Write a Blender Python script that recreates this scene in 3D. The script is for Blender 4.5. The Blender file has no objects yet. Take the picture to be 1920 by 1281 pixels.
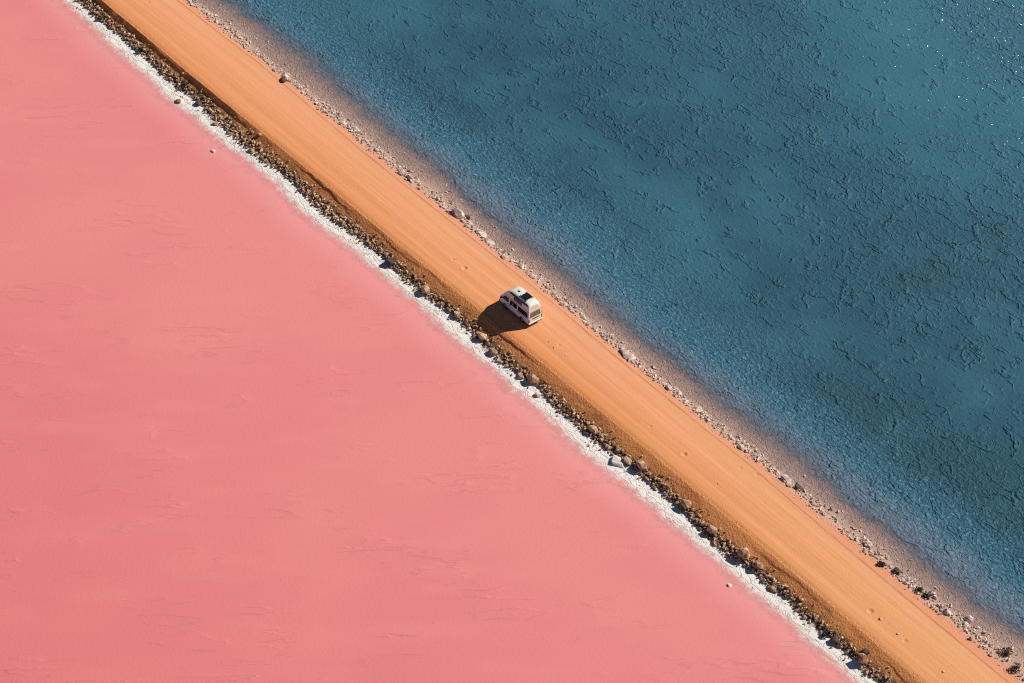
import bpy, bmesh, math, random
import numpy as np
from mathutils import Vector, Matrix

# ------------------------------------------------------------------ camera, sky, sun, exposure
SC = bpy.context.scene
COL = SC.collection
THETA = math.radians(41.0)          # the aircraft looks down this steeply
FPX = 5600.0                        # focal length in photo pixels (1920 wide)
SCALE = 19.3                        # photo pixels per metre at the middle of the picture
DIST = FPX / SCALE
CAM = np.array([0.0, -DIST * math.cos(THETA), DIST * math.sin(THETA) + 1.05])
FWD = np.array([0.0, math.cos(THETA), -math.sin(THETA)])
UPV = np.array([0.0, math.sin(THETA), math.cos(THETA)])

cam_data = bpy.data.cameras.new('camera')
cam_data.sensor_width = 36.0
cam_data.lens = FPX / 1920.0 * 36.0
cam_data.clip_start = 1.0
cam_data.clip_end = 8000.0
cam = bpy.data.objects.new('camera', cam_data)
COL.objects.link(cam)
cam.location = Vector(CAM)
cam.rotation_euler = (math.pi / 2 - THETA, 0.0, 0.0)
SC.camera = cam

SUN_ELEV = math.radians(39.5)
SUN_AZ = math.radians(17.0)         # measured from +X (picture right) towards +Y (away)
world = bpy.data.worlds.new('World')
SC.world = world
world.use_nodes = True
wn = world.node_tree
wn.nodes.clear()
sky = wn.nodes.new('ShaderNodeTexSky')
sky.sky_type = 'NISHITA'
sky.sun_disc = False
sky.sun_elevation = SUN_ELEV
sky.sun_rotation = math.pi / 2 - SUN_AZ
sky.air_density = 0.7
sky.dust_density = 0.0
sky.ozone_density = 4.0
bg = wn.nodes.new('ShaderNodeBackground')
bg.inputs['Strength'].default_value = 0.05
wo = wn.nodes.new('ShaderNodeOutputWorld')
wn.links.new(sky.outputs[0], bg.inputs[0])
wn.links.new(bg.outputs[0], wo.inputs[0])

sun_data = bpy.data.lights.new('sun', 'SUN')
sun_data.energy = 5.0
sun_data.angle = math.radians(0.5)
sun_data.color = (1.0, 0.94, 0.85)
sun = bpy.data.objects.new('sun', sun_data)
COL.objects.link(sun)
SUNV = Vector((math.cos(SUN_ELEV) * math.cos(SUN_AZ), math.cos(SUN_ELEV) * math.sin(SUN_AZ), math.sin(SUN_ELEV)))
sun.rotation_euler = SUNV.to_track_quat('Z', 'Y').to_euler()
sun.location = SUNV * 300

SC.view_settings.view_transform = 'Standard'
SC.view_settings.look = 'None'
SC.view_settings.exposure = 0.0
SC.view_settings.gamma = 1.0
SC.view_settings.use_curve_mapping = False
SC.render.engine = 'CYCLES'
SC.cycles.use_denoising = False
SC.cycles.max_bounces = 6
SC.cycles.transparent_max_bounces = 8
SC.cycles.caustics_reflective = False
SC.cycles.caustics_refractive = False
SC.render.film_transparent = False
SC.cycles.filter_width = 1.1

random.seed(7)
RNG = np.random.default_rng(11)

# ------------------------------------------------------------------ survey: photo points -> ground
def ground(px, py, z):
    a = (px - 960.0) / FPX
    b = (640.5 - py) / FPX
    d = FWD + a * np.array([1.0, 0, 0]) + b * UPV
    t = (z - CAM[2]) / d[2]
    return CAM + d * t

ROAD_ANG = math.radians(128.4)      # heading of the road (and of the van)
VDIR = np.array([math.cos(ROAD_ANG), math.sin(ROAD_ANG)])     # along the road, away from the viewer
UDIR = np.array([math.sin(ROAD_ANG), -math.cos(ROAD_ANG)])    # across, towards the blue lake

def to_uv(px, py, z):
    p = ground(px, py, z)[:2]
    return float(p @ UDIR), float(p @ VDIR)

def to_xy(u, v):
    return u * UDIR[0] + v * VDIR[0], u * UDIR[1] + v * VDIR[1]

TR = {}
TR[0] = (0.0, [(140,17),(187,59),(218,91),(256,125),(288,150),(312,180),(320,186),(340,200),(362,213),(398,249),(445,283),(476,307),(503,328),(540,364),(579,403),(618,433),(665,469),(701,498),(756,545),(807,585),(835,614),(880,654),(927,690),(950,712),(974,735),(1013,765),(1039,788),(1100,848),(1147,884),(1187,914),(1245,964),(1320,1029),(1382,1079),(1422,1113),(1476,1158),(1540,1216),(1587,1257),(1610,1278)])
TR[1] = (0.12, [(149,8),(184,37),(234,78),(273,108),(312,150),(337,172),(372,197),(401,227),(442,263),(468,286),(512,314),(549,341),(584,384),(646,430),(673,448),(727,494),(752,520),(787,547),(816,570),(847,595),(875,619),(896,640),(921,667),(974,709),(1013,727),(1041,767),(1063,785),(1136,845),(1170,872),(1212,901),(1245,929),(1284,965),(1323,1005),(1379,1052),(1411,1069),(1445,1107),(1476,1127),(1500,1155),(1559,1205),(1599,1233),(1634,1272)])
TR[2] = (0.62, [(179,0),(206,28),(240,55),(273,84),(304,112),(357,154),(395,182),(442,224),(476,255),(508,283),(549,316),(603,361),(649,400),(696,438),(740,476),(788,517),(844,564),(887,597),(967,665),(1005,698),(1036,727),(1083,767),(1116,790),(1178,848),(1219,879),(1272,922),(1316,965),(1351,997),(1390,1029),(1445,1069),(1492,1108),(1543,1152),(1563,1178),(1618,1222),(1673,1268)])
TR[3] = (1.05, [(190,0),(365,147),(560,305),(760,470),(905,587),(960,635),(1135,780),(1252,877),(1440,1035),(1722,1275)])
TR[4] = (1.05, [(330,0),(480,115),(610,225),(680,285),(852,422),(1040,572),(1185,695),(1410,877),(1505,960),(1690,1115),(1871,1265)])
TR[5] = (0.92, [(346,0),(387,33),(427,67),(474,102),(520,136),(548,161),(590,198),(652,248),(709,294),(756,334),(795,364),(838,400),(866,419),(909,457),(956,491),(995,522),(1034,557),(1076,591),(1115,622),(1166,666),(1216,705),(1254,733),(1306,777),(1343,809),(1391,843),(1440,882),(1479,915),(1488,923),(1550,977),(1621,1033),(1677,1080),(1714,1113),(1770,1157),(1831,1208),(1886,1255)])
TR[6] = (0.45, [(366,0),(406,28),(457,62),(490,100),(543,141),(581,169),(644,216),(684,248),(756,312),(819,350),(872,400),(928,460),(980,490),(1016,513),(1050,548),(1107,600),(1176,649),(1247,710),(1317,768),(1354,793),(1401,831),(1463,879),(1511,919),(1577,970),(1613,997),(1664,1037),(1697,1078),(1761,1119),(1823,1169),(1901,1213)])
TR[7] = (0.04, [(434,0),(512,52),(606,117),(709,216),(819,297),(894,383),(1003,454),(1169,596),(1279,680),(1401,779),(1526,862),(1605,939),(1714,1020),(1792,1091),(1917,1177)])
TR[8] = (-0.14, [(496,16),(606,87),(803,241),(897,306),(1003,391),(1081,447),(1255,619),(1349,677),(1479,771),(1549,818),(1683,923),(1769,978),(1900,1085)])
BND = {}
for k, (z, pts) in TR.items():
    a = sorted([to_uv(px, py, z)[::-1] for px, py in pts])
    BND[k] = (np.array([p[0] for p in a]), np.array([p[1] for p in a]))

def vnoise1(x, seed):
    r = np.random.default_rng(seed).random(8192)
    x = np.asarray(x, float) + 4000.0
    i = np.floor(x).astype(int)
    f = x - i
    f = f * f * (3 - 2 * f)
    return (r[i % 8192] * (1 - f) + r[(i + 1) % 8192] * f) * 2 - 1

def vnoise2(x, y, seed):
    r = np.random.default_rng(seed).random((512, 512))
    x = np.asarray(x, float) + 5000.0
    y = np.asarray(y, float) + 5000.0
    i = np.floor(x).astype(int); j = np.floor(y).astype(int)
    f = x - i; g = y - j
    f = f * f * (3 - 2 * f); g = g * g * (3 - 2 * g)
    i0 = i % 512; i1 = (i + 1) % 512; j0 = j % 512; j1 = (j + 1) % 512
    return ((r[i0, j0] * (1 - f) + r[i1, j0] * f) * (1 - g) + (r[i0, j1] * (1 - f) + r[i1, j1] * f) * g) * 2 - 1

def fbm2(x, y, seed, octs=4):
    s = 0; a = 1.0; t = 0
    for o in range(octs):
        s = s + a * vnoise2(x * 2 ** o, y * 2 ** o, seed + o); t += a; a *= 0.5
    return s / t

QZ = np.array([-0.42, 0.0, 0.10, 0.62, 1.06, 1.05, 0.92, 0.45, 0.04, -0.14, -0.45])   # heights at q = -1 .. 9
JIT = {0: 0.20, 1: 0.18, 2: 0.10, 3: 0.035, 4: 0.03, 5: 0.12, 6: 0.22, 7: 0.35, 8: 0.5}

def bound(k, v):
    """distance across (u) of boundary k at v"""
    if k == -1:
        return bound(0, v) - 7.0
    if k == 9:
        return bound(8, v) + 8.0
    vv, uu = BND[k]
    u = np.interp(v, vv, uu)
    j = JIT[k]
    return u + j * (0.7 * vnoise1(v * 0.9, 40 + k) + 0.4 * vnoise1(v * 2.3, 60 + k) + 0.25 * vnoise1(v * 5.1, 80 + k))

def ublock(v):
    b = [bound(k, v) for k in range(-1, 10)]
    for i in range(1, len(b)):
        b[i] = np.maximum(b[i], b[i - 1] + 0.12)
    return np.array(b)

PITS = []
for px, py, r, dep in [(850,487,.20,.055),(871,503,.30,.08),(1048,648,.17,.05),(1219,800,.19,.05),(1283,852,.30,.08),(1632,1146,.32,.07),(1697,1202,.26,.05),(278,4,.2,.05),(1388,877,.2,.04),(1419,889,.28,.03)]:
    PITS.append(to_uv(px, py, 1.11) + (r, dep * 1.3))

def surface(q, v):
    """q, v arrays (same shape) -> u, z of the ground"""
    v = np.asarray(v, float); q = np.asarray(q, float)
    b = ublock(v)
    i = np.clip(np.floor(q).astype(int), -1, 8)
    t = q - i
    idx = i + 1
    u0 = np.take_along_axis(b, idx[None], 0)[0]
    u1 = np.take_along_axis(b, (idx + 1)[None], 0)[0]
    u = u0 + (u1 - u0) * t
    z0 = QZ[idx]; z1 = QZ[idx + 1]
    z = z0 + (z1 - z0) * t
    # eroded lip on the bank: a scarp whose place wanders along the road
    m = i == 2
    ts = 0.52 + 0.26 * vnoise1(v * 0.22, 5) + 0.13 * vnoise1(v * 0.8, 6) + 0.05 * vnoise1(v * 2.7, 8)
    amp = np.clip(0.35 + 0.9 * vnoise1(v * 0.16, 7), 0.0, 0.9)
    w = 0.07
    st = 1 / (1 + np.exp(-(t - ts) / w * 2))
    zb = z0 + (z1 - z0) * (0.70 * t + 0.30 * st)
    zz = z0 + (z1 - z0) * t ** 0.9
    z = np.where(m, zz * (1 - amp) + zb * amp + 0.035 * fbm2(u * 1.7, v * 1.3, 21) * np.sin(np.pi * np.clip(t, 0, 1)), z)
    # salt crust lips along the pink shore
    m = (i == 0)
    z = np.where(m, z + 0.03 * fbm2(u * 2.2, v * 0.9, 31, 3) * np.sin(np.pi * np.clip(t, 0, 1)), z)
    # rocky strips are lumpy
    m = (i == 1) | (i == 5)
    z = np.where(m, z + 0.07 * fbm2(u * 1.9, v * 1.9, 33, 3) * np.sin(np.pi * np.clip(t, 0, 1)), z)
    # road: crown, soft ruts, loose ridge along the right edge
    m = i == 3
    crown = 0.07 * np.sin(np.pi * np.clip(t, 0, 1))
    rut = -0.012 * np.exp(-((t - 0.30) / 0.05) ** 2) - 0.012 * np.exp(-((t - 0.72) / 0.05) ** 2) + 0.010 * np.exp(-((t - 0.51) / 0.03) ** 2)
    z = np.where(m, z + crown + rut + 0.006 * vnoise2(u * 3.0, v * 0.12, 41) + 0.004 * vnoise2(u * 6.0, v * 0.5, 42), z)
    ridge = 0.03 * (0.6 + 0.4 * vnoise1(v * 0.6, 44))
    du = u - b[5]
    z = z + np.where((q > 3) & (q < 5), (ridge + 0.03) / (1 + np.exp(-(du - 0.05) / 0.025)) * np.exp(-np.clip(du, 0, 9) / 0.7), 0)
    m = i == 4
    z = np.where(m, z + 0.012 * fbm2(u * 3.0, v * 2.0, 45, 3), z)
    m = (i >= 6)
    z = np.where(m, z + 0.02 * fbm2(u * 0.8, v * 0.5, 47, 3), z)
    for pu, pv, r, dep in PITS:
        d = np.hypot(u - pu, (v - pv)) / r
        z = z + np.where(d < 2.2, -dep * np.exp(-(d / 0.75) ** 4) + 0.18 * dep * np.exp(-((d - 1.15) / 0.28) ** 2), 0)
    return u, z

# ------------------------------------------------------------------ node helpers
def new_mat(name):
    m = bpy.data.materials.new(name)
    m.use_nodes = True
    nt = m.node_tree
    nt.nodes.clear()
    out = nt.nodes.new('ShaderNodeOutputMaterial')
    bs = nt.nodes.new('ShaderNodeBsdfPrincipled')
    nt.links.new(bs.outputs[0], out.inputs[0])
    return m, nt, bs, out

class N:
    """tiny helper to write node graphs"""
    def __init__(s, nt): s.nt = nt
    def node(s, t, **kw):
        n = s.nt.nodes.new(t)
        for k, v in kw.items(): setattr(n, k, v)
        return n
    def plug(s, inp, v):
        if hasattr(v, 'links') or isinstance(v, bpy.types.NodeSocket): s.nt.links.new(v, inp)
        else: inp.default_value = v
    def math(s, op, a, b=0.0, c=0.0, clamp=False):
        n = s.node('ShaderNodeMath', operation=op, use_clamp=clamp)
        s.plug(n.inputs[0], a); s.plug(n.inputs[1], b)
        if op in ('MULTIPLY_ADD', 'SMOOTH_MIN', 'SMOOTH_MAX', 'COMPARE'): s.plug(n.inputs[2], c)
        return n.outputs[0]
    def rng(s, v, a, b, c=0.0, d=1.0, kind='SMOOTHSTEP'):
        n = s.node('ShaderNodeMapRange', interpolation_type=kind)
        for i, x in enumerate((v, a, b, c, d)): s.plug(n.inputs[i], x)
        return n.outputs[0]
    def noise(s, vec, scale, detail=4.0, rough=0.55, dist=0.0, color=False):
        n = s.node('ShaderNodeTexNoise')
        s.plug(n.inputs['Vector'], vec); s.plug(n.inputs['Scale'], scale); s.plug(n.inputs['Detail'], detail)
        s.plug(n.inputs['Roughness'], rough); s.plug(n.inputs['Distortion'], dist)
        return n.outputs['Color' if color else 'Fac']
    def mapping(s, vec, scale=(1, 1, 1), rot=(0, 0, 0), loc=(0, 0, 0)):
        n = s.node('ShaderNodeMapping')
        s.plug(n.inputs['Vector'], vec)
        n.inputs['Scale'].default_value = scale; n.inputs['Rotation'].default_value = rot; n.inputs['Location'].default_value = loc
        return n.outputs[0]
    def mix(s, f, a, b, blend='MIX'):
        n = s.node('ShaderNodeMix', data_type='RGBA', blend_type=blend)
        s.plug(n.inputs[0], f)
        s.plug(n.inputs[6], a if not isinstance(a, tuple) else a + (1,) * (4 - len(a)))
        s.plug(n.inputs[7], b if not isinstance(b, tuple) else b + (1,) * (4 - len(b)))
        return n.outputs[2]
    def ramp(s, f, stops, interp='LINEAR'):
        n = s.node('ShaderNodeValToRGB')
        n.color_ramp.interpolation = interp
        e = n.color_ramp.elements
        while len(e) < len(stops): e.new(0.5)
        for el, (p, c) in zip(e, stops):
            el.position = p; el.color = tuple(c) + (1,) * (4 - len(c))
        s.plug(n.inputs[0], f)
        return n.outputs[0]
    def attr(s, name):
        return s.node('ShaderNodeAttribute', attribute_name=name).outputs['Fac']
    def pos(s):
        return s.node('ShaderNodeNewGeometry').outputs['Position']
    def bump(s, h, dist, strength=1.0, normal=None):
        n = s.node('ShaderNodeBump')
        n.inputs['Strength'].default_value = strength
        n.inputs['Distance'].default_value = dist
        s.plug(n.inputs['Height'], h)
        if normal is not None: s.plug(n.inputs['Normal'], normal)
        return n.outputs[0]
    def road_pos(s):
        # position turned so that x runs along the road and y across it
        return s.mapping(s.pos(), rot=(0, 0, -ROAD_ANG))
    def voro_edge(s, vec, scale, rnd=1.0):
        n = s.node('ShaderNodeTexVoronoi', feature='DISTANCE_TO_EDGE')
        s.plug(n.inputs['Vector'], vec); s.plug(n.inputs['Scale'], scale); n.inputs['Randomness'].default_value = rnd
        return n.outputs['Distance']
    def vadd(s, a, b):
        n = s.node('ShaderNodeVectorMath', operation='ADD'); s.plug(n.inputs[0], a); s.plug(n.inputs[1], b); return n.outputs[0]
    def vscale(s, a, k):
        n = s.node('ShaderNodeVectorMath', operation='SCALE'); s.plug(n.inputs[0], a); s.plug(n.inputs['Scale'], k); return n.outputs[0]
    def vsub(s, a, b):
        n = s.node('ShaderNodeVectorMath', operation='SUBTRACT'); s.plug(n.inputs[0], a); s.plug(n.inputs[1], b); return n.outputs[0]

def crust_height(g, rp, calm, scale=1.0):
    """ridged salt-crust relief: broken, bent ridge lines that mostly run along the road, and fine wrinkles"""
    w1 = g.vscale(g.vsub(g.noise(rp, 0.55 * scale, 2, 0.6, color=True), (0.5, 0.5, 0.5)), 2.6 / scale)
    w2 = g.vscale(g.vsub(g.noise(rp, 2.3 * scale, 1, 0.6, color=True), (0.5, 0.5, 0.5)), 0.45 / scale)
    p = g.vadd(g.vadd(rp, w1), w2)
    e1 = g.voro_edge(g.mapping(p, scale=(0.45, 1.0, 1.0)), 0.42 * scale)
    e2 = g.voro_edge(g.mapping(p, scale=(0.5, 1.0, 1.0), loc=(7, 3, 1)), 1.15 * scale)
    nb = g.noise(g.mapping(rp, scale=(0.7, 1.0, 1), loc=(31, 5, 0)), 0.62 * scale, 2, 0.6)
    brk1 = g.rng(g.math('SUBTRACT', nb, g.math('MULTIPLY', calm, 0.07)), 0.42, 0.58)
    nc = g.noise(g.mapping(rp, loc=(3, 55, 0)), 1.1 * scale, 2, 0.6)
    brk2 = g.rng(g.math('SUBTRACT', nc, g.math('MULTIPLY', calm, 0.22)), 0.36, 0.52)
    r1 = g.math('MULTIPLY', g.rng(e1, 0.0, 0.075, 1.0, 0.0), brk1)
    r2 = g.math('MULTIPLY', g.rng(e2, 0.0, 0.17, 1.0, 0.0), brk2)
    return r1, r2

ROCKTONE = (0.60, 0.45, 0.33)

# ------------------------------------------------------------------ materials of the setting
def ground_material():
    m, nt, bs, out = new_mat('ground')
    g = N(nt)
    P = g.pos(); rp = g.road_pos()
    q = g.attr('q')
    n1 = g.noise(P, 1.6, 2, 0.6)
    n2 = g.noise(P, 7.0, 3, 0.65)
    nlow = g.noise(g.mapping(rp, scale=(0.05, 0.25, 1)), 1.0, 3, 0.5)
    streak = g.noise(g.mapping(rp, scale=(0.035, 1.1, 1)), 1.0, 4, 0.6, 0.3)
    streak2 = g.noise(g.mapping(rp, scale=(0.16, 7.0, 1), loc=(3, 9, 0)), 1.0, 2, 0.6)
    qj = g.math('ADD', q, g.math('MULTIPLY', g.math('SUBTRACT', g.noise(P, 2.6, 4, 0.6), 0.5), g.rng(q, 2.0, 2.6, 0.9, 0.10)))
    f = g.math('DIVIDE', g.math('ADD', qj, 1.0), 10.0)
    def at(x): return (x + 1.0) / 10.0
    base = g.ramp(f, [
        (at(-1.0), (0.80, 0.62, 0.56)),
        (at(0.05), (0.86, 0.76, 0.70)),
        (at(0.30), (0.91, 0.86, 0.80)),
        (at(1.00), (0.90, 0.85, 0.78)),
        (at(1.22), (0.16, 0.105, 0.07)),  # this stop and the next: shade between rocks painted into the ground
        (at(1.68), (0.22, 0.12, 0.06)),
        (at(1.98), (0.66, 0.27, 0.095)),
        (at(2.95), (0.76, 0.29, 0.10)),
        (at(3.12), (0.80, 0.310, 0.120)),
        (at(3.55), (0.81, 0.345, 0.165)),
        (at(3.95), (0.80, 0.365, 0.205)),
        (at(4.12), (0.70, 0.29, 0.145)),
        (at(4.9), (0.66, 0.30, 0.18)),
        (at(5.3), (0.58, 0.38, 0.29)),
        (at(6.0), (0.42, 0.285, 0.24)),
        (at(6.4), (0.35, 0.235, 0.205)),
        (at(7.1), (0.34, 0.26, 0.26)),
        (at(9.0), (0.25, 0.21, 0.22)),
    ])
    # road: long graded streaks, yellower and pinker patches, pale dust
    onroad = g.math('MULTIPLY', g.rng(q, 2.9, 3.1), g.rng(q, 3.95, 4.1, 1.0, 0.0))
    yellow = g.rng(nlow, 0.45, 0.66)
    # the gravel turns from red-orange to yellow towards the near end of the causeway
    along = g.node('ShaderNodeSeparateXYZ')
    nt.links.new(rp, along.inputs[0])
    near = g.rng(along.outputs[0], -8.0, -62.0)
    far = g.rng(along.outputs[0], 20.0, 70.0)
    c = g.mix(g.math('MULTIPLY', onroad, g.math('MULTIPLY', yellow, 0.5)), base, (0.77, 0.34, 0.125))
    c = g.mix(g.math('MULTIPLY', onroad, g.math('MULTIPLY', near, 0.40)), c, (0.75, 0.385, 0.150))
    c = g.mix(g.math('MULTIPLY', onroad, g.math('MULTIPLY', g.rng(streak, 0.46, 0.62), 0.40)), c, (0.86, 0.40, 0.20))
    c = g.mix(g.math('MULTIPLY', onroad, g.math('MULTIPLY', g.rng(streak2, 0.54, 0.70), 0.22)), c, (0.68, 0.26, 0.09))
    c = g.mix(g.math('MULTIPLY', onroad, g.math('MULTIPLY', g.rng(n2, 0.62, 0.78), 0.30)), c, (0.90, 0.47, 0.22))
    # wheel tracks: two pairs of paler, packed lines that wander a little
    qt = g.math('ADD', q, g.math('MULTIPLY', g.math('SUBTRACT', g.noise(g.mapping(rp, scale=(0.06, 0.0, 0)), 1.0, 2, 0.5), 0.5), 0.10))
    for t0, wid, amt in ((3.24, 0.045, 0.30), (3.47, 0.045, 0.26), (3.62, 0.05, 0.30), (3.85, 0.045, 0.30)):
        d = g.math('ABSOLUTE', g.math('SUBTRACT', qt, t0))
        k = g.math('MULTIPLY', g.rng(d, 0.0, wid, amt, 0.0), g.rng(streak, 0.30, 0.60, 0.35, 1.0))
        c = g.mix(k, c, (0.90, 0.45, 0.235))
    # bank: darker scars
    onbank = g.math('MULTIPLY', g.rng(q, 1.8, 2.1), g.rng(q, 2.8, 3.0, 1.0, 0.0))
    scar = g.rng(g.noise(g.mapping(rp, scale=(0.28, 1.0, 1)), 1.0, 5, 0.62), 0.50, 0.66)
    c = g.mix(g.math('MULTIPLY', onbank, g.math('MULTIPLY', scar, 0.50)), c, (0.42, 0.15, 0.055))
    c = g.mix(g.math('MULTIPLY', onbank, g.math('MULTIPLY', g.rng(n2, 0.60, 0.76), 0.5)), c, (0.80, 0.40, 0.19))
    # salt: greyish-brown veins running along the shore
    onsalt = g.math('MULTIPLY', g.rng(q, -0.3, 0.1), g.rng(q, 1.05, 1.3, 1.0, 0.0))
    wob = g.vadd(g.mapping(rp, scale=(0.35, 1.5, 1)), g.vscale(g.noise(P, 1.1, 4, 0.6, color=True), 1.3))
    vein = g.rng(g.voro_edge(wob, 1.3), 0.0, 0.09, 1.0, 0.0)
    veinmask = g.math('MULTIPLY', vein, g.rng(g.noise(P, 0.9, 3, 0.6), 0.42, 0.58))
    c = g.mix(g.math('MULTIPLY', onsalt, g.math('MULTIPLY', veinmask, 0.55)), c, (0.50, 0.38, 0.30))
    c = g.mix(g.math('MULTIPLY', onsalt, g.math('MULTIPLY', g.rng(n2, 0.60, 0.74), 0.22)), c, (0.66, 0.54, 0.46))
    # shoulder and beach: pinkish crust with dark grit
    onsh = g.rng(q, 4.1, 4.5)
    c = g.mix(g.math('MULTIPLY', onsh, g.math('MULTIPLY', g.rng(n2, 0.55, 0.72), 0.35)), c, (0.62, 0.40, 0.32))
    onbe = g.rng(q, 5.6, 6.1)
    c = g.mix(g.math('MULTIPLY', onbe, g.math('MULTIPLY', g.rng(g.noise(P, 4.2, 3, 0.7), 0.56, 0.70), 0.50)), c, (0.20, 0.13, 0.10))
    c = g.mix(g.math('MULTIPLY', onbe, g.math('MULTIPLY', g.rng(n1, 0.55, 0.7), 0.35)), c, (0.46, 0.36, 0.34))
    # overall grain
    grain = g.rng(g.noise(P, 22.0, 1, 0.7), 0.25, 0.75, 0.86, 1.12, 'LINEAR')
    gm = g.node('ShaderNodeVectorMath', operation='SCALE')
    nt.links.new(c, gm.inputs[0]); nt.links.new(grain, gm.inputs['Scale'])
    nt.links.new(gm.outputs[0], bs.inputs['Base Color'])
    bs.inputs['Roughness'].default_value = 0.9
    bs.inputs['Specular IOR Level'].default_value = 0.12
    # relief
    cv = g.vadd(g.mapping(rp, scale=(0.7, 1.0, 1)), g.vscale(g.noise(P, 1.6, 3, 0.65, color=True), 0.9))
    crust = g.math('MULTIPLY', g.rng(g.voro_edge(cv, 1.9), 0.0, 0.16, 0.06, 0.0), onbe)
    grit = g.math('MULTIPLY', g.noise(P, 5.0, 3, 0.7), g.math('MULTIPLY', g.rng(q, 3.0, 3.1, 0.13, 0.0), g.rng(q, 0.9, 1.2, 0.12, 1.0)))
    grit2 = g.math('MULTIPLY', g.noise(P, 6.0, 3, 0.7), g.rng(q, 4.0, 5.6, 0.02, 0.17))
    rd = g.math('MULTIPLY', g.math('ADD', g.math('MULTIPLY', streak2, 0.005), g.math('MULTIPLY', n2, 0.012)), onroad)
    vb = g.math('MULTIPLY', g.math('MULTIPLY', vein, onsalt), -0.03)
    h = g.math('ADD', g.math('ADD', crust, g.math('ADD', grit, grit2)), g.math('ADD', rd, vb))
    nt.links.new(g.bump(h, 1.0), bs.inputs['Normal'])
    return m

def pink_material():
    m, nt, bs, out = new_mat('pink_brine')
    g = N(nt)
    P = g.pos(); rp = g.road_pos()
    depth = g.attr('depth')
    big = g.noise(P, 0.035, 2, 0.55)
    mid = g.noise(g.mapping(P, scale=(0.35, 1.0, 1)), 0.22, 3, 0.6)
    fine = g.noise(P, 5.0, 2, 0.7)
    c = g.mix(g.rng(big, 0.35, 0.68), (0.75, 0.215, 0.222), (0.80, 0.255, 0.234))
    c = g.mix(g.math('MULTIPLY', g.rng(mid, 0.45, 0.7), 0.45), c, (0.83, 0.275, 0.256))
    c = g.mix(g.rng(depth, 0.04, 0.30, 0.75, 0.0), c, (0.86, 0.38, 0.385))
    c = g.mix(g.rng(depth, 0.25, 3.0, 0.35, 0.0), c, (0.84, 0.29, 0.275))
    c = g.mix(g.rng(depth, 1.2, 5.0, 0.0, 0.7), c, (0.70, 0.170, 0.178))
    c = g.mix(g.math('MULTIPLY', g.rng(fine, 0.5, 0.8), 0.10), c, (0.86, 0.33, 0.33))
    nt.links.new(c, bs.inputs['Base Color'])
    bs.inputs['Roughness'].default_value = 0.45
    bs.inputs['Specular IOR Level'].default_value = 0.25
    # thin, broken, wandering ripple crests that lie across the picture
    wv = g.vadd(g.mapping(P, scale=(0.16, 0.62, 1)), g.vscale(g.noise(P, 0.4, 3, 0.55, color=True), 0.55))
    wave = g.noise(wv, 0.62, 3, 0.5)
    saw = g.math('FRACT', g.math('MULTIPLY', wave, 5.0))
    crest = g.math('POWER', saw, 5.0)
    brk = g.rng(g.noise(g.mapping(P, scale=(0.5, 1.0, 1), loc=(9, 2, 0)), 0.16, 3, 0.65), 0.47, 0.66)
    crest = g.math('MULTIPLY', crest, brk)
    h = g.math('ADD', g.math('MULTIPLY', crest, 0.05), g.math('MULTIPLY', g.noise(P, 3.0, 2, 0.6), 0.016))
    nt.links.new(g.bump(h, 1.0), bs.inputs['Normal'])
    tr = g.node('ShaderNodeBsdfTransparent')
    mx = g.node('ShaderNodeMixShader')
    dj = g.math('ADD', depth, g.math('MULTIPLY', g.math('SUBTRACT', g.noise(P, 1.2, 5, 0.7), 0.5), 0.15))
    nt.links.new(g.rng(dj, -0.012, 0.10), mx.inputs[0])
    nt.links.new(tr.outputs[0], mx.inputs[1]); nt.links.new(bs.outputs[0], mx.inputs[2])
    nt.links.new(mx.outputs[0], out.inputs[0])
    return m

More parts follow.
